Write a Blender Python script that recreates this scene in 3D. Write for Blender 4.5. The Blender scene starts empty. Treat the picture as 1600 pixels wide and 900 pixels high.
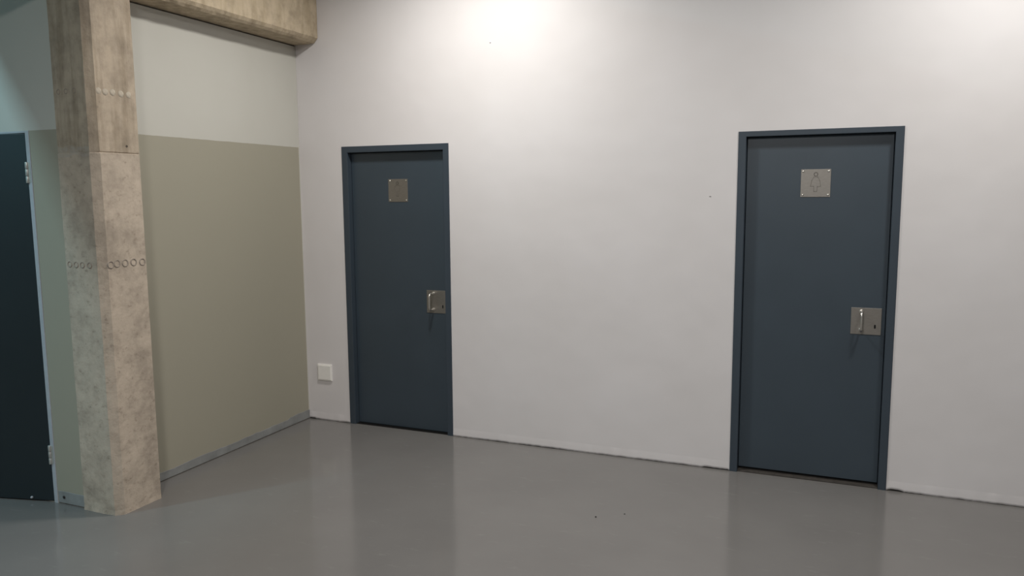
import bpy, bmesh, math, random
from mathutils import Vector, Matrix, noise
random.seed(4)
C = bpy.context.scene.collection
S = bpy.context.scene

# ------------------------------------------------------------------ camera
CAM = Vector((3.7617, -4.8823, 1.7436))
yaw, pit, rol, FPX = 0.3934, 0.1205, -0.0071, 1209.98
f = Vector((-math.sin(yaw)*math.cos(pit), math.cos(yaw)*math.cos(pit), -math.sin(pit)))
r0 = Vector((math.cos(yaw), math.sin(yaw), 0)); u0 = r0.cross(f)
R = r0*math.cos(rol) + u0*math.sin(rol); U = -r0*math.sin(rol) + u0*math.cos(rol)
cd = bpy.data.cameras.new('camera'); cam = bpy.data.objects.new('camera', cd); C.objects.link(cam)
cam.matrix_world = Matrix(((R.x, U.x, -f.x, CAM.x), (R.y, U.y, -f.y, CAM.y), (R.z, U.z, -f.z, CAM.z), (0, 0, 0, 1)))
cd.sensor_width = 36; cd.lens = 36*FPX/1600; cd.clip_start = .05
S.camera = cam

# ------------------------------------------------------------------ materials
class NT:
    def __init__(s, name):
        s.m = bpy.data.materials.new(name); s.m.use_nodes = True
        s.t = s.m.node_tree; s.b = s.t.nodes['Principled BSDF']
        s.tc = s.t.nodes.new('ShaderNodeTexCoord')
    def n(s, kind, **k):
        x = s.t.nodes.new('ShaderNode'+kind)
        for a, v in k.items(): setattr(x, a, v)
        return x
    def l(s, a, b): s.t.links.new(a, b)
    def noise(s, scale, detail=4, rough=.55, vec=None, stretch=None):
        x = s.n('TexNoise'); x.inputs['Scale'].default_value = scale
        x.inputs['Detail'].default_value = detail; x.inputs['Roughness'].default_value = rough
        src = vec or s.tc.outputs['Object']
        if stretch:
            mp = s.n('Mapping'); mp.inputs['Scale'].default_value = stretch
            s.l(src, mp.inputs['Vector']); src = mp.outputs['Vector']
        s.l(src, x.inputs['Vector']); return x.outputs['Fac']
    def ramp(s, fac, stops, interp='LINEAR'):
        x = s.n('ValToRGB'); e = x.color_ramp.elements; x.color_ramp.interpolation = interp
        while len(e) < len(stops): e.new(.5)
        for i, (p, c) in enumerate(stops):
            e[i].position = p; e[i].color = (*c, 1) if len(c) == 3 else c
        s.l(fac, x.inputs['Fac']); return x.outputs['Color']
    def mix(s, fac, a, b, mode='MIX'):
        x = s.n('Mix', data_type='RGBA', blend_type=mode)
        for v, i in ((fac, 0), (a, 6), (b, 7)):
            if isinstance(v, (int, float)): x.inputs[i].default_value = v
            elif isinstance(v, tuple): x.inputs[i].default_value = (*v, 1)
            else: s.l(v, x.inputs[i])
        return x.outputs[2]
    def math(s, op, a, b=0.):
        x = s.n('Math', operation=op)
        for v, i in ((a, 0), (b, 1)):
            if isinstance(v, (int, float)): x.inputs[i].default_value = v
            else: s.l(v, x.inputs[i])
        return x.outputs[0]
    def bump(s, h, dist, strength=1.):
        x = s.n('Bump'); x.inputs['Distance'].default_value = dist; x.inputs['Strength'].default_value = strength
        s.l(h, x.inputs['Height']); s.l(x.outputs['Normal'], s.b.inputs['Normal'])
    def z(s):
        x = s.n('SeparateXYZ'); s.l(s.tc.outputs['Object'], x.inputs[0]); return x.outputs[2]
    def col(s, c):
        if isinstance(c, tuple): s.b.inputs['Base Color'].default_value = (*c, 1)
        else: s.l(c, s.b.inputs['Base Color'])
    def rough(s, v, spec=None, metal=None):
        if isinstance(v, (int, float)): s.b.inputs['Roughness'].default_value = v
        else: s.l(v, s.b.inputs['Roughness'])
        if spec is not None: s.b.inputs['Specular IOR Level'].default_value = spec
        if metal is not None: s.b.inputs['Metallic'].default_value = metal

def flat(name, c, rough=.5, spec=.5, metal=0., scale=25, amount=.06, bump=0):
    t = NT(name)
    lo = tuple(x*(1-amount) for x in c); hi = tuple(min(1, x*(1+amount)) for x in c)
    t.col(t.ramp(t.noise(scale), [(.3, lo), (.7, hi)])); t.rough(rough, spec, metal)
    if bump: t.bump(t.noise(scale*6), bump, .5)
    return t.m

def m_plaster(name, c, dado=None, zline=2.106, bumpd=.0022):
    t = NT(name)
    big = t.noise(1.3, 3)
    base = t.mix(1., t.ramp(big, [(.3, (.965, .96, .955)), (.7, (1.02, 1.02, 1.025))]), c, 'MULTIPLY')
    if dado:
        zz = t.math('ADD', t.z(), t.math('MULTIPLY', t.math('SUBTRACT', t.noise(9, 2), .5), .006))
        sy = t.n('SeparateXYZ'); t.l(t.tc.outputs['Object'], sy.inputs[0])
        base = t.mix(t.math('MULTIPLY', t.math('LESS_THAN', zz, zline), t.math('LESS_THAN', sy.outputs[1], -.011)), base, dado)
    t.col(base); t.rough(.5, .35)
    h = t.math('ADD', t.math('MULTIPLY', t.noise(2.6, 2), 2.0), t.math('MULTIPLY', t.noise(55, 2), .05))
    t.bump(h, bumpd*2.2, .6)
    return t.m

WALLC = (.69, .666, .664)
UPPER = (.52, .51, .46); DADO = (.33, .31, .245)
M = {}
M['wall'] = m_plaster('white_wall_paint', WALLC)
M['left'] = m_plaster('two_tone_wall_paint', UPPER, DADO, 2.106, .0008)
M['doorwall'] = m_plaster('two_tone_wall_paint_beside_dark_door', UPPER, DADO, 2.104, .0008)
M['ceil'] = flat('ceiling_paint', (.30, .295, .28), .8, .2)
M['hall'] = flat('hall_wall_paint', (.5, .485, .47), .8, .2)
M['core'] = flat('raw_wall_edge', (.10, .09, .08), .9, .1, scale=40, amount=.3)
M['skirt'] = flat('skirting_paint', (.235, .24, .235), .45, .4, scale=7, amount=.22)
M['dark'] = flat('blackish_door_paint', (.016, .022, .025), .4, .4, scale=3)
M['tan'] = flat('worn_tan_strip', (.20, .17, .14), .6, .3, scale=20, amount=.2)
M['slate'] = flat('slate_door_paint', (.039, .056, .073), .42, .55, scale=3, amount=.05, bump=.0002)
M['slateframe'] = flat('slate_frame_paint', (.041, .056, .073), .48, .4, scale=3, amount=.05)
M['greyframe'] = flat('grey_frame_paint', (.40, .42, .45), .4, .4)
M['steel'] = None
t = NT('brushed_steel')
br = t.noise(30, 3, .6, stretch=(1, 1, 14))
t.col(t.ramp(br, [(.3, (.285, .268, .242)), (.7, (.34, .32, .293))])); t.rough(.46, .5, .9); M['steel'] = t.m
t = NT('polished_steel')
t.col(t.ramp(t.noise(40), [(.3, (.66, .63, .58)), (.7, (.76, .73, .68))])); t.rough(.30, .5, .95); M['bright'] = t.m
M['engrave'] = flat('engraved_mark', (.205, .19, .17), .5, .4, .6)
M['black'] = flat('keyhole_gap_black', (.006, .006, .006), .6, .2)
M['gap'] = flat('dark_threshold', (.050, .044, .039), .6, .3, scale=30, amount=.25)
M['hinge'] = flat('hinge_steel', (.50, .50, .47), .4, .5, .5)
M['plastic'] = flat('white_plastic', (.84, .82, .78), .32, .5, amount=.02)
M['crumb'] = flat('dark_grit', (.03, .027, .025), .8, .2)

def m_concrete(name, tan, seam=True):
    t = NT(name)
    a = t.noise(5, 6, .62); b = t.noise(17, 5, .6); c = t.noise(75, 3, .6)
    st = t.noise(9, 4, .6, stretch=(2.6, 2.6, .28))
    dk = tuple(x*.74 for x in tan); lt = tuple(min(1, x*1.14) for x in tan)
    col = t.ramp(a, [(.32, dk), (.5, tan), (.72, lt)])
    grey = t.ramp(b, [(.30, (.80, .79, .79)), (.52, (1, 1, 1)), (.75, (1.06, 1.06, 1.06))])
    col = t.mix(.8, col, grey, 'MULTIPLY')
    if seam:
        up = t.math('GREATER_THAN', t.z(), 1.978)
        stc = t.ramp(st, [(.35, (.74, .71, .66)), (.55, (.95, .93, .90)), (.75, (1.03, 1.0, .95))])
        low = t.ramp(t.noise(24, 7, .74, stretch=(1, 1, 1.25)), [(.30, (.60, .575, .56)), (.43, (.97, .965, .97)), (.8, (1.06, 1.06, 1.07))])
        col = t.mix(1., col, t.mix(up, low, stc), 'MULTIPLY')
        band = t.math('LESS_THAN', t.math('ABSOLUTE', t.math('SUBTRACT', t.z(), t.math('ADD', 1.985, t.math('MULTIPLY', t.math('SUBTRACT', t.noise(14, 3), .5), .05)))), .026)
        nx = t.n('SeparateXYZ'); t.l(t.tc.outputs['Normal'], nx.inputs[0])
        front = t.math('LESS_THAN', nx.outputs[1], -.9)
        col = t.mix(t.math('MULTIPLY', t.math('MULTIPLY', band, front), t.ramp(t.noise(26, 4), [(.4, (.15, .15, .15)), (.6, (.55, .55, .55))])), col, (.40, .37, .335))
    else:
        stc = t.ramp(t.noise(8, 4, .6, stretch=(2.6, 2.6, .4)), [(.35, (.82, .79, .73)), (.55, (.97, .95, .92)), (.75, (1.03, 1.01, .97))])
        col = t.mix(1., col, stc, 'MULTIPLY')
    # air-bubble pits
    v = t.n('TexVoronoi'); v.inputs['Scale'].default_value = 17; t.l(t.tc.outputs['Object'], v.inputs['Vector'])
    pit = t.math('LESS_THAN', v.outputs['Distance'], t.math('MULTIPLY', t.math('SUBTRACT', t.noise(11, 2), .50), .55))
    col = t.mix(t.math('MULTIPLY', pit, .40), col, (.20, .175, .15))
    t.col(col); t.rough(.82, .25)
    h = t.math('SUBTRACT', t.math('ADD', t.math('MULTIPLY', b, .8), t.math('MULTIPLY', c, .35)), t.math('MULTIPLY', pit, .5))
    t.bump(h, .005, .7)
    return t.m
M['concrete'] = m_concrete('column_concrete', (.465, .395, .315))
M['beam'] = m_concrete('beam_concrete', (.51, .43, .32), False)
M['pluglight'] = flat('filled_plug_concrete', (.47, .415, .335), .85, .2, scale=90, amount=.12)
M['plugdark'] = flat('plug_rim_concrete', (.30, .26, .22), .85, .2, scale=90, amount=.15)

t = NT('grey_floor_coating')
a = t.noise(1.6, 4); b = t.noise(30, 4)
col = t.ramp(a, [(.3, (.154, .147, .141)), (.7, (.172, .165, .158))])
scr = t.noise(6, 5, .7, stretch=(1, 3.2, 1))
col = t.mix(t.ramp(scr, [(.60, (0, 0, 0)), (.74, (.55, .55, .55))]), col, (.22, .215, .205))
t.col(col)
t.rough(t.ramp(t.noise(3.5, 5), [(.3, (.11, .11, .11)), (.75, (.17, .17, .17))]), .5)
t.bump(t.math('ADD', t.math('MULTIPLY', t.noise(3.2, 2), 1.), t.math('MULTIPLY', b, .05)), .0022, .6)
M['floor'] = t.m

# ------------------------------------------------------------------ mesh helpers
def box(bm, x0, x1, y0, y1, z0, z1, bev=0., mi=0, seg=2):
    vs = [bm.verts.new((x, y, z)) for x in (x0, x1) for y in (y0, y1) for z in (z0, z1)]
    fs = [bm.faces.new([vs[i] for i in q]) for q in ((0, 1, 3, 2), (4, 6, 7, 5), (0, 4, 5, 1), (2, 3, 7, 6), (0, 2, 6, 4), (1, 5, 7, 3))]
    for q in fs: q.material_index = mi
    if bev:
        es = list({e for q in fs for e in q.edges})
        bmesh.ops.bevel(bm, geom=es, offset=bev, segments=seg, affect='EDGES', profile=.5)
    return fs
def tube(bm, pts, rad, n=14, caps=True):
    rings = []; pts = [Vector(p) for p in pts]
    up = Vector((0, 0, 1)); prev = None
    for i, p in enumerate(pts):
        d = (pts[min(i+1, len(pts)-1)] - pts[max(i-1, 0)]).normalized()
        if prev is None:
            a = d.cross(up) if abs(d.z) < .9 else d.cross(Vector((1, 0, 0)))
        else: a = prev - d*prev.dot(d)
        a.normalize(); prev = a; b = d.cross(a)
        rings.append([bm.verts.new(p + rad*(a*math.cos(2*math.pi*k/n) + b*math.sin(2*math.pi*k/n))) for k in range(n)])
    for q, w in zip(rings, rings[1:]):
        for k in range(n): bm.faces.new((q[k], q[(k+1) % n], w[(k+1) % n], w[k])).smooth = True
    if caps: bm.faces.new(rings[0][::-1]); bm.faces.new(rings[-1])
def lathe(bm, c, axis, prof, n=20, mi=0):
    """profile of (radius, height along axis)"""
    ax = Vector(axis).normalized(); a = ax.orthogonal().normalized(); b = ax.cross(a); c = Vector(c); rings = []
    for rr, h in prof:
        if rr <= 1e-6: rings.append([bm.verts.new(c + ax*h)])
        else: rings.append([bm.verts.new(c + ax*h + rr*(a*math.cos(2*math.pi*k/n)+b*math.sin(2*math.pi*k/n))) for k in range(n)])
    for q, w in zip(rings, rings[1:]):
        for k in range(n):
            j = (k+1) % n
            if len(w) == 1 and len(q) > 1: fc = bm.faces.new((q[k], q[j], w[0]))
            elif len(q) == 1 and len(w) > 1: fc = bm.faces.new((q[0], w[j], w[k]))
            else: fc = bm.faces.new((q[k], q[j], w[j], w[k]))
            fc.smooth = True; fc.material_index = mi
def obj(name, bm, mats, parent=None, label=None):
    bmesh.ops.recalc_face_normals(bm, faces=bm.faces)
    me = bpy.data.meshes.new(name); bm.to_mesh(me); bm.free()
    for m in (mats if isinstance(mats, (list, tuple)) else [mats]): me.materials.append(M[m])
    o = bpy.data.objects.new(name, me); C.objects.link(o)
    if parent:
        o.parent = parent
        w = Vector((0, 0, 0)); q = parent
        while q: w = w + q.location; q = q.parent
        o.location = -w
    if label: o['label'] = label
    return o
def recenter(o, p):
    """put a mesh object's origin at world point p (its parents carry no rotation)"""
    w = Vector((0, 0, 0)); q = o.parent
    while q: w = w + q.location; q = q.parent
    old = w + o.location; d = Vector(p) - old
    o.data.transform(Matrix.Translation(-d)); o.location = o.location + d
    return o
def empty(name, loc):
    o = bpy.data.objects.new(name, None); o.location = loc; o.empty_display_size = .1; C.objects.link(o); return o
def tag(o, label=None, cat=None, group=None, kind=None):
    for k, v in (('label', label), ('category', cat), ('group', group), ('kind', kind)):
        if v: o[k] = v
    return o
def struct(name, bm, mats): return tag(obj(name, bm, mats), kind='structure')

# ------------------------------------------------------------------ room dimensions
YD = -1.935           # face of the wall that holds the dark door
X1, XL, Y1, ZC = 8.6, -3.6, -9.0, 4.3
A0, A1, AH = .381, 1.265, 2.100        # near-corner door: outer frame
B0, B1, BH = 3.214, 4.107, 2.106       # second door
G0, G1, GH = -1.235, -.294, 2.105      # dark door on the left

# floor
bm = bmesh.new(); box(bm, XL-.2, X1+.2, Y1-.2, .3, -.12, 0); struct('floor', bm, 'floor')
bm = bmesh.new(); box(bm, XL-.2, X1+.2, Y1-.2, .3, ZC, ZC+.15); struct('ceiling', bm, 'ceil')

# main wall, openings for the two doors, chipped plaster edge along the floor
def ragged(x):
    v = .0028 + .0030*noise.noise(Vector((x*7, .3, 0))) + .0030*noise.noise(Vector((x*47, 1.3, 0)))
    if 4.107 < x < 4.20: v += .009*math.sin((x-4.107)/.093*math.pi)**.5
    if .0 < x < .06: v += .006
    if x > 3.05 and x < B0: v += .004
    return max(.001, v)
bm = bmesh.new()
def wall_strip(x0, x1, z0, z1):
    box(bm, x0, x1, 0, .2, z0, z1, mi=0)
def plaster_foot(x0, x1, h=.06):
    n = max(2, int((x1-x0)/.012)); top = []; bot = []; lipp = []; back = []
    for i in range(n+1):
        x = x0 + (x1-x0)*i/n; rg = ragged(x)
        pro = .0016 + .0042*max(0, noise.noise(Vector((x*16, 5, 0)))+.2)
        top.append(bm.verts.new((x, 0, h))); lipp.append(bm.verts.new((x, -pro, rg+.012)))
        bot.append(bm.verts.new((x, -pro*.8, rg))); back.append(bm.verts.new((x, .015, rg)))
    for i in range(n):
        for a, b, mi in ((top, lipp, 0), (lipp, bot, 0), (bot, back, 1)):
            q = bm.faces.new((a[i], a[i+1], b[i+1], b[i])); q.material_index = mi; q.smooth = True
    box(bm, x0, x1, .015, .2, 0, h, mi=1)
zf = .06
for x0, x1 in ((XL, A0), (A1, B0), (B1, X1)):
    wall_strip(x0, x1, zf, ZC); plaster_foot(max(x0, .0), x1, zf)
wall_strip(A0, A1, AH, ZC); wall_strip(B0, B1, BH, ZC)
wb = struct('wall_back', bm, ['wall', 'core'])
bm = bmesh.new(); box(bm, 3.050, 3.061, -.0008, .004, 1.7195, 1.7225); obj('nick', bm, 'crumb', wb, 'tiny dark nick in the white paint')
bm = bmesh.new(); lathe(bm, (1.59, 0, 2.754), (0, -1, 0), [(.006, -.002), (.005, .003), (.003, .004), (0, .0045)], 10); obj('nail', bm, 'wall', wb, 'painted nail head')

# wall on the left (runs towards the camera, two-tone paint)
bm = bmesh.new(); box(bm, -.2, 0, -1.652, -.001, 0.0, 2.846); struct('wall_left', bm, 'left')
bm = bmesh.new(); box(bm, -.2, -.012, -1.652, -.001, 2.846, 2.856); struct('trim_1', bm, 'core')
# wall that holds the dark door
bm = bmesh.new()
box(bm, XL, G0, YD, YD+.2, 0, ZC); box(bm, G1, -.074, YD, YD+.2, 0, ZC); box(bm, G0, G1, YD, YD+.2, GH, ZC)
struct('wall_left_front', bm, 'doorwall')
bm = bmesh.new(); box(bm, X1, X1+.2, Y1, .2, 0, ZC); struct('wall_right', bm, 'hall')
bm = bmesh.new(); box(bm, XL-.2, XL, Y1, YD+.2, 0, ZC); struct('wall_far_left', bm, 'hall')
bm = bmesh.new(); box(bm, XL-.2, X1+.2, Y1-.2, Y1, 0, ZC); struct('wall_front', bm, 'hall')

# painted skirting bands with a wavering top edge, above a thin dark joint
def skirting(name, along, p0, p1, face, out, hfun):
    bm = bmesh.new(); n = 70; rows = []
    for i in range(n+1):
        p = p0 + (p1-p0)*i/n; h = hfun(p)
        prof = [(out*.0, h), (out*.0012, h-.002), (out*.0016, .007), (out*.0003, .006), (out*.0003, .0)]
        rows.append([bm.verts.new((face+d, p, z) if along == 'y' else (p, face+d, z)) for d, z in prof])
    for a, b in zip(rows, rows[1:]):
        for k in range(4):
            q = bm.faces.new((a[k], b[k], b[k+1], a[k+1])); q.material_index = 1 if k >= 2 else 0
    return struct(name, bm, ['skirt', 'core'])
skirting('baseboard_left', 'y', -1.652, -.001, 0, 1, lambda p: .058 + .008*noise.noise(Vector((p*4, 0, 2))) + .004*noise.noise(Vector((p*17, 0, 5))) + (.012 if p > -.25 else 0)*1)
bb = skirting('baseboard_front', 'x', G1+.005, -.074, YD, -1, lambda p: .074 + .004*noise.noise(Vector((p*11, 3, 2))))
bm = bmesh.new(); lathe(bm, (-.242, YD-.0045, .042), (0, -1, 0), [(.0085, -.001), (.0085, .001), (.006, .0022), (0, .0022)], 14); obj('fixing_screw', bm, 'crumb', bb, 'dark screw hole')

# ------------------------------------------------------------------ concrete column
cx0, cx1, cy0, cy1 = -.074, .202, -1.948, -1.652
def column():
    ch = .036
    prof = [(cx0, cy1), (cx0, cy0+.006), (cx0+.006, cy0)]
    for k in range(1, 9): prof.append((cx0+.006 + (cx1-ch-cx0-.006)*k/8, cy0))
    prof += [(cx1-ch/2, cy0+ch/2-.001), (cx1, cy0+ch)]
    for k in range(1, 9): prof.append((cx1, cy0+ch + (cy1-.012-cy0-ch)*k/8))
    prof += [(cx1-.012, cy1)]
    zs = []
    z = 0.
    while z < 1.955: zs.append(z); z += .0275
    zs += [1.962, 1.972, 1.9745, 1.977, 1.9805, 1.983, 1.995]
    z = 2.02
    while z < 2.84: zs.append(z); z += .0275
    zs.append(2.8525)
    cxm, cym = (cx0+cx1)/2, (cy0+cy1)/2
    bm = bmesh.new(); rings = []
    for z in zs:
        ring = []
        for x, y in prof:
            off = .0
            if z > 1.978: off = -.0025
            if 1.9735 < z < 1.981: off = -.006 if x > cx1-.001 else -.003 + .0025*noise.noise(Vector((x*18, y*18, 7)))
            if z < .03: off += .003*(1-z/.03) + .004*noise.noise(Vector((x*30, y*30, 1)))
            off += .0016*noise.noise(Vector((x*11, y*11, z*6))) + .0012*noise.noise(Vector((x*35, y*35, z*28)))
            if abs(x-(cx1-ch)) < .03 and abs(y-cy0) < .04: off += .0016*noise.noise(Vector((3, y*5, z*14)))
            d = Vector((0, 0, 0))
            if y <= cy0+.01: d.y = -off
            elif x >= cx1-.001: d.x = off
            elif x > cx1-ch: d.x = off*.7; d.y = -off*.7
            ring.append(bm.verts.new((x+d.x, y+d.y, z)))
        rings.append(ring)
    n = len(prof)
    for a, b in zip(rings, rings[1:]):
        for k in range(n):
            j = (k+1) % n
            bm.faces.new((a[k], a[j], b[j], b[k]))
    bm.faces.new(rings[-1]); bm.faces.new(rings[0][::-1])
    return bm
col = empty('concrete_column', (.064, -1.80, 0))
tag(col, 'tall square tan bare concrete column with chamfered corner beside the dark door', 'column', None, 'thing')
obj('shaft', column(), 'concrete', col)
def plug(c, ax, rad, light):
    bm = bmesh.new()
    if light: lathe(bm, c, ax, [(rad*1.12, -.002), (rad*1.10, .0006), (rad*.95, .0004), (rad*.88, .0012), (rad*.5, .0019), (0, .0020)], 18)
    else: lathe(bm, c, ax, [(rad*1.12, -.002), (rad*1.1, .0026), (rad*.98, .0036), (rad*.84, .0022), (rad*.76, .0003), (rad*.70, -.003)], 18)
    o = obj('form_plug', bm, ('pluglight' if light else 'plugdark'), col); recenter(o, c)
for y in (-1.894, -1.854, -1.808, -1.756, -1.707): plug((cx1-.002, y, 2.296+random.uniform(-.004, .004)), (1, 0, 0), .0155, True)
for y in (-1.895, -1.855, -1.804, -1.748, -1.690): plug((cx1, y, 1.385+random.uniform(-.003, .003)), (1, 0, 0), .0185, False)
for x in (-.038, .01, .056, .11): plug((x, cy0, 1.385+random.uniform(-.003, .003)), (0, -1, 0), .015, False)
for x in (-.03, .025, .085): plug((x, cy0+.004, 2.294), (0, -1, 0), .0125, False)
bm = bmesh.new(); lathe(bm, (cx1-.002, -1.741, 2.017), (1, 0, 0), [(.0055, -.004), (.0055, .0012), (.004, .0012), (0, -.003)], 12); obj('tie_hole', bm, 'crumb', col, 'small dark hole above the cast joint')

# ------------------------------------------------------------------ concrete beam
def beam():
    bz, bx0, bx1, ch = 2.856, -.073, .207, .034
    prof = [(bx0, 3.32), (bx0, bz)] + [(bx0+(bx1-ch-bx0)*k/6, bz) for k in range(1, 7)] + [(bx1-ch*.45, bz+ch*.42), (bx1, bz+ch)]
    prof += [(bx1, bz+ch+(3.32-bz-ch)*k/8) for k in range(1, 9)]
    ys = [-.001, -.004, -.010] + [-.03-.03*k for k in range(290)]
    ys = [y for y in ys if y > Y1+.01] + [Y1+.005]
    bm = bmesh.new(); rings = []
    for y in ys:
        ring = []
        for i, (x, z) in enumerate(prof):
            o1 = .002*noise.noise(Vector((x*9, y*6, z*9))) + .0014*noise.noise(Vector((x*30, y*25, z*30)))
            edge = 1 if i in (7, 8, 9) else 0
            o1 += edge*.0025*noise.noise(Vector((i, y*16, 4)))
            dx = o1 if x > 0 else 0; dz = -o1 if z < bz+ch+.001 else 0
            if y > -.006 and i >= 7: dx -= .004; dz += .004
            if -.06 < x <= .01: dz = 0
            ring.append(bm.verts.new((x+dx, y, z+dz)))
        rings.append(ring)
    for a, b in zip(rings, rings[1:]):
        for k in range(len(prof)):
            j = (k+1) % len(prof); bm.faces.new((a[k], a[j], b[j], b[k]))
    bm.faces.new(rings[0]); bm.faces.new(rings[-1][::-1])
    return bm
o = obj('concrete_beam', beam(), 'beam'); recenter(o, (0, -1.0, 2.856))
tag(o, 'tan bare concrete beam running along the top of the left wall onto the column', 'beam', None, 'thing')
# unseen slab above the beam, added to cast the diagonal shadow edge
bm = bmesh.new(); box(bm, -1.007, .20, Y1+.005, YD-.02, 3.33, 3.55, .01); struct('shadow_slab', bm, 'beam')

# ------------------------------------------------------------------ doors
def frame_mesh(x0, x1, h, wl, wr, wt, yf, yb, bev=.0025):
    """three-sided frame, mitred: one closed mesh"""
    bm = bmesh.new()
    outer = [(x0, 0), (x0, h), (x1, h), (x1, 0)]; inner = [(x0+wl, 0), (x0+wl, h-wt), (x1-wr, h-wt), (x1-wr, 0)]
    V = lambda p, y: bm.verts.new((p[0], y, p[1]))
    of, inf = [V(p, yf) for p in outer], [V(p, yf) for p in inner]
    ob, inb = [V(p, yb) for p in outer], [V(p, yb) for p in inner]
    for k in range(3):
        bm.faces.new((of[k], of[k+1], inf[k+1], inf[k])); bm.faces.new((ob[k+1], ob[k], inb[k], inb[k+1]))
        bm.faces.new((of[k+1], of[k], ob[k], ob[k+1])); bm.faces.new((inf[k], inf[k+1], inb[k+1], inb[k]))
    for k in (0, 3): bm.faces.new((of[k], inf[k], inb[k], ob[k]))
    bmesh.ops.recalc_face_normals(bm, faces=bm.faces)
    es = [e for e in bm.edges if all(abs(v.co.y-yf) < 1e-6 for v in e.verts) and not all(v.co.z < 1e-6 for v in e.verts)
          and len(e.link_faces) == 2 and e.calc_face_angle() > .5]
    bmesh.ops.bevel(bm, geom=es, offset=bev, segments=2, affect='EDGES', profile=.5)
    return bm
def stroke(bm, pts, y, w, th=.0006):
    pts = [Vector(p) for p in pts]
    for a, b in zip(pts, pts[1:]):
        d = (b-a).normalized(); n = Vector((-d.y, d.x))*w/2; a2 = a - d*w*.3; b2 = b + d*w*.3
        q = [a2+n, b2+n, b2-n, a2-n]
        fr = [bm.verts.new((p.x, y-th, p.y)) for p in q]; bk = [bm.verts.new((p.x, y+.0004, p.y)) for p in q]
        bm.faces.new(fr); bm.faces.new(bk[::-1])
        for k in range(4): bm.faces.new((fr[k], bk[k], bk[(k+1) % 4], fr[(k+1) % 4]))
def ring_pts(cx, cz, r, n=18): return [(cx+r*math.cos(2*math.pi*k/n), cz+r*math.sin(2*math.pi*k/n)) for k in range(n+1)]

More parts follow.
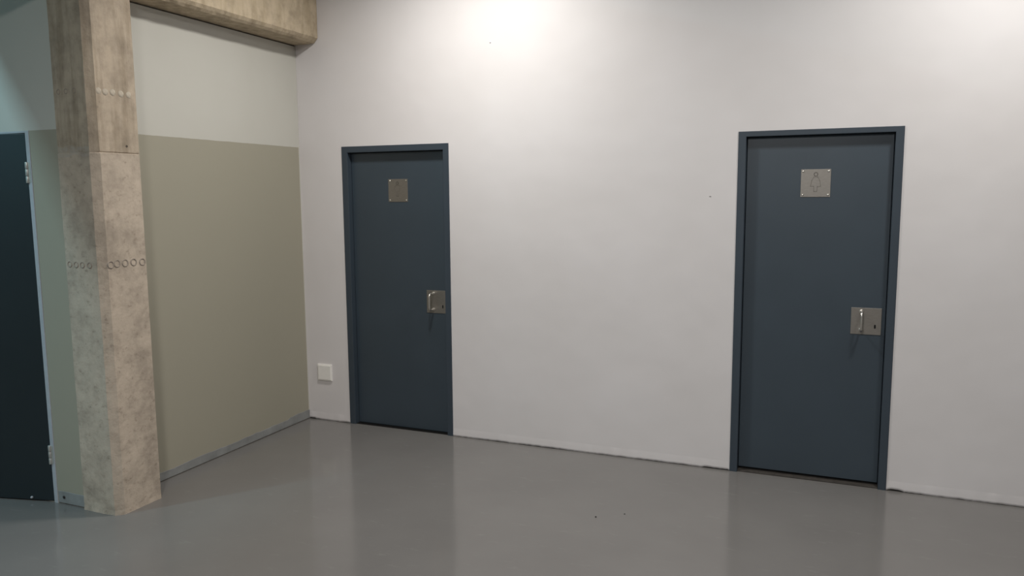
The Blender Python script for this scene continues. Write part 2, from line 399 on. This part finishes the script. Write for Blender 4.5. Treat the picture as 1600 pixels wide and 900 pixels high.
LEAFY = .042
def washroom_door(name, x0, x1, h, wl, wr, wt, gap, sign, plate, figure, label):
    d = empty(name, ((x0+x1)/2, .02, 0)); tag(d, label, 'door', None, 'structure')
    obj('door_frame', frame_mesh(x0, x1, h, wl, wr, wt, -.006, .13), 'slateframe', d)
    ix0, ix1 = x0+wl, x1-wr
    bm = bmesh.new(); box(bm, ix0+.003, ix1-.003, LEAFY, LEAFY+.045, gap, h-wt-.003, .002); obj('door_leaf', bm, 'slate', d)
    bm = bmesh.new()          # rebate stop behind the leaf
    for q in ((ix0, ix0+.015, 0, h-wt), (ix1-.015, ix1, 0, h-wt), (ix0, ix1, h-wt-.015, h-wt)): box(bm, q[0], q[1], LEAFY+.046, .125, q[2], q[3])
    obj('door_stop', bm, 'slateframe', d)
    bm = bmesh.new(); box(bm, ix0, ix1, .006, .13, 0, .008 if gap > .018 else .004, .002)
    obj('threshold', bm, 'gap' if gap > .018 else 'black', d, 'dark threshold strip in the gap under the leaf')  # near-corner door: strip coloured black to stand for the shaded gap
    # sign plate
    sx0, sx1, sz0, sz1 = sign; yp = LEAFY-.0025
    bm = bmesh.new(); box(bm, sx0, sx1, yp, LEAFY+.0005, sz0, sz1, .0008); sp = obj('sign_plate', bm, 'steel', d, 'square brushed steel sign plate'); recenter(sp, ((sx0+sx1)/2, LEAFY, (sz0+sz1)/2))
    for x in (sx0+.0125, sx1-.0125):
        for z in (sz0+.0125, sz1-.0125):
            bm = bmesh.new(); lathe(bm, (x, yp, z), (0, -1, 0), [(.0062, -.0005), (.0058, .0012), (.004, .0026), (.0015, .0030), (0, .0030)], 14)
            recenter(obj('screw', bm, 'bright', sp), (x, yp, z))
    bm = bmesh.new(); cx = (sx0+sx1)/2; w = .0034
    zt = sz1-.030
    if figure == 'slim':
        cx -= .004
        stroke(bm, ring_pts(cx, zt, .0095), yp, w)
        body = [(-.019, zt-.022), (-.021, zt-.040), (-.012, zt-.062), (-.009, zt-.094), (.009, zt-.094), (.012, zt-.062), (.021, zt-.040), (.019, zt-.022), (.010, zt-.015), (-.010, zt-.015), (-.019, zt-.022)]
    else:
        stroke(bm, ring_pts(cx, zt, .0105), yp, w)
        body = [(-.011, zt-.016), (-.022, zt-.036), (-.028, zt-.070), (-.010, zt-.070), (-.008, zt-.100), (.008, zt-.100), (.010, zt-.070), (.028, zt-.070), (.022, zt-.036), (.011, zt-.016), (-.011, zt-.016)]
    stroke(bm, [(cx+a, b) for a, b in body], yp, w)
    if figure == 'slim': stroke(bm, [(cx, zt-.055), (cx, zt-.094)], yp, w)
    obj('pictogram', bm, 'engrave', sp, 'faint engraved outline of a standing figure')
    # lock plate with pull handle
    px0, px1, pz0, pz1 = plate; yp = LEAFY-.003
    bm = bmesh.new(); box(bm, px0, px1, yp, LEAFY+.0005, pz0, pz1, .001); lp = obj('lock_plate', bm, 'steel', d, 'square brushed steel lock plate'); recenter(lp, ((px0+px1)/2, LEAFY, (pz0+pz1)/2))
    W = px1-px0; hx = px0+.055; zt, zb = pz1-.021, pz0+.028; so = .064; rr = .022
    pts = [(hx, yp+.001, zt), (hx, yp-so+rr, zt)]
    for k in range(1, 8):
        a = k/8*math.pi/2; pts.append((hx, yp-so+rr-rr*math.sin(a), zt-rr+rr*math.cos(a)))
    pts.append((hx, yp-so, zt-rr)); pts.append((hx, yp-so, (zt+zb)/2)); pts.append((hx, yp-so, zb+rr))
    for k in range(1, 8):
        a = k/8*math.pi/2; pts.append((hx, yp-so+rr-rr*math.cos(a), zb+rr-rr*math.sin(a)))
    pts += [(hx, yp-so+rr, zb), (hx, yp+.001, zb)]
    bm = bmesh.new(); tube(bm, pts, .0068, 16)
    for z in (zt, zb): lathe(bm, (hx, yp, z), (0, -1, 0), [(.0115, -.0005), (.0115, .002), (.0105, .003), (.0066, .0032)], 18)
    recenter(obj('pull_handle', bm, 'bright', lp, 'bent round steel pull handle'), (hx, yp, (zt+zb)/2))
    kx, kz = px0+.130, pz0+.049
    bm = bmesh.new()
    n = 20; k_f = []; k_b = []
    for k in range(n):
        a = 2*math.pi*k/n; ox = .0045*math.cos(a); oz = .0045*math.sin(a) + (.0065 if math.sin(a) > 0 else -.0065)
        k_f.append(bm.verts.new((kx+ox, yp-.0006, kz+oz))); k_b.append(bm.verts.new((kx+ox*1.15, yp+.0005, kz+oz*1.1)))
    bm.faces.new(k_f)
    for k in range(n): bm.faces.new((k_f[k], k_f[(k+1) % n], k_b[(k+1) % n], k_b[k]))
    recenter(obj('keyhole', bm, 'black', lp, 'black oval keyhole'), (kx, yp, kz))
    return d
washroom_door('door_1', A0, A1, AH, .050, .044, .045, .007, (.747, .908, 1.694, 1.859), (1.047, 1.199, .891, 1.057), 'slim',
              'slate blue steel door beside the white cover plate, nearer the corner of the room')
washroom_door('door_2', B0, B1, BH, .046, .044, .032, .024, (3.572, 3.736, 1.715, 1.877), (3.877, 4.040, .913, 1.070), 'broad',
              'slate blue steel door standing alone at the far end of the white wall from the column')

# dark door on the left
d = empty('door_3', ((G0+G1)/2, YD+.02, 0)); tag(d, 'near-black door standing ajar in a thin grey frame, left of the concrete column', 'door', None, 'structure')
obj('door_frame', frame_mesh(G0, G1, GH, .030, .030, .012, YD-.004, YD+.15), 'greyframe', d, 'thin pale grey frame')
AJ = math.radians(13.5); HG = Vector((G1-.030, YD-.003, 0))
def swing(bm):
    bmesh.ops.rotate(bm, verts=bm.verts, cent=HG, matrix=Matrix.Rotation(AJ, 3, 'Z')); return bm
bm = bmesh.new(); box(bm, G0+.032, G1-.031, YD-.002, YD+.042, .008, GH-.015, .002); obj('door_leaf', swing(bm), 'dark', d)
for z0, z1 in ((1.822, 1.938), (.228, .340)):
    bm = bmesh.new(); hx = G1-.030; hl = (z1-z0)/3
    for k in range(3): lathe(bm, (hx, YD-.006, z0+hl*k+.001), (0, 0, 1), [(0, 0), (.0085, 0), (.0095, .0015), (.0095, hl-.004), (.0085, hl-.0025), (0, hl-.0025)], 16)
    box(bm, hx-.002, hx+.024, YD-.0056, YD-.004, z0+.004, z1-.004, .0005)
    recenter(obj('hinge', bm, 'hinge', d, 'pale steel knuckle hinge'), (hx, YD, z0))
bm = bmesh.new(); lathe(bm, (-.468, YD-.002, .022), (0, -1, 0), [(.007, -.001), (.007, .006), (.005, .009), (0, .0095)], 14); obj('bumper', swing(bm), 'greyframe', d, 'small pale stud at the foot of the leaf')
bm = bmesh.new(); box(bm, G0+.030, G1-.030, YD-.004, YD+.15, 0, .005, .002); obj('threshold', bm, 'tan', d)

# ------------------------------------------------------------------ cover plate by the first door
sx0, sx1, sz0, sz1 = .0965, .2285, .317, .447
sw = empty('cover_plate', ((sx0+sx1)/2, 0, (sz0+sz1)/2)); tag(sw, 'square white plastic cover plate low on the white wall beside the corner', 'cover plate')
bm = bmesh.new(); box(bm, sx0, sx1, -.010, -.0005, sz0, sz1, .003, seg=3); obj('frame', bm, 'plastic', sw)
bm = bmesh.new(); box(bm, sx0+.008, sx1-.008, -.0145, -.008, sz0+.008, sz1-.008, .003, seg=3); obj('cover', bm, 'plastic', sw)

# ------------------------------------------------------------------ grit on the floor
def floor_at(px, py):
    d = f + R*((px-800)/FPX) - U*((py-450)/FPX); k = -CAM.z/d.z; return CAM + d*k
for px, py, s, lab in ((931, 808, .0050, 'dark crumb of grit on the grey floor, the larger one, nearer the middle door'),
                       (976, 803.5, .0041, 'smaller dark crumb of grit on the grey floor, nearer the lone door')):
    p = floor_at(px, py); bm = bmesh.new(); bmesh.ops.create_icosphere(bm, subdivisions=2, radius=s)
    for v in bm.verts: v.co *= 1+.35*noise.noise(v.co*300); v.co.z = max(-.4*s, v.co.z*.6)
    o = obj('grit_crumb', bm, 'crumb'); o.location = (p.x, p.y, .4*s); tag(o, lab, 'grit', 'crumbs of grit on the floor')

# ------------------------------------------------------------------ lamps and a cool fill
def area(name, loc, size, power, color, target=None, spread=math.pi):
    l = bpy.data.lights.new(name, 'AREA'); l.shape = 'SQUARE'; l.size = size; l.energy = power; l.color = color; l.spread = spread
    o = bpy.data.objects.new(name, l); o.location = loc; C.objects.link(o)
    if target is not None: o.rotation_euler = (Vector(target)-Vector(loc)).to_track_quat('-Z', 'Y').to_euler()
    return o
WARM = (1, .975, .93)
SP = math.radians(165)
area('lamp_wall', (1.66, -1.05, 3.62), .3, 49, WARM, None, SP)
area('lamp_wall', (4.63, -1.05, 3.62), .3, 41, WARM, None, SP)
area('lamp_hall', (3.1, -5.2, 3.53), .5, 158, (1, .97, .955))
area('lamp_cool', (-1.39, -4.0, 4.0), .12, 64, (.50, .86, 1))
area('fill_cool_soft', (-2.6, -6.8, 3.0), 1.4, 18, (.38, .84, 1), (.2, -1.9, 1.6))  # unseen fill, added to cool the column front and door wall
w = bpy.data.worlds.new('world'); S.world = w; w.use_nodes = True
w.node_tree.nodes['Background'].inputs[0].default_value = (.5, .5, .52, 1); w.node_tree.nodes['Background'].inputs[1].default_value = .05

vs = S.view_settings; vs.view_transform = 'Standard'; vs.look = 'None'; vs.gamma = 1; vs.exposure = 0; vs.use_curve_mapping = False
S.cycles.use_denoising = True
S.cycles.max_bounces = 10; S.cycles.diffuse_bounces = 6
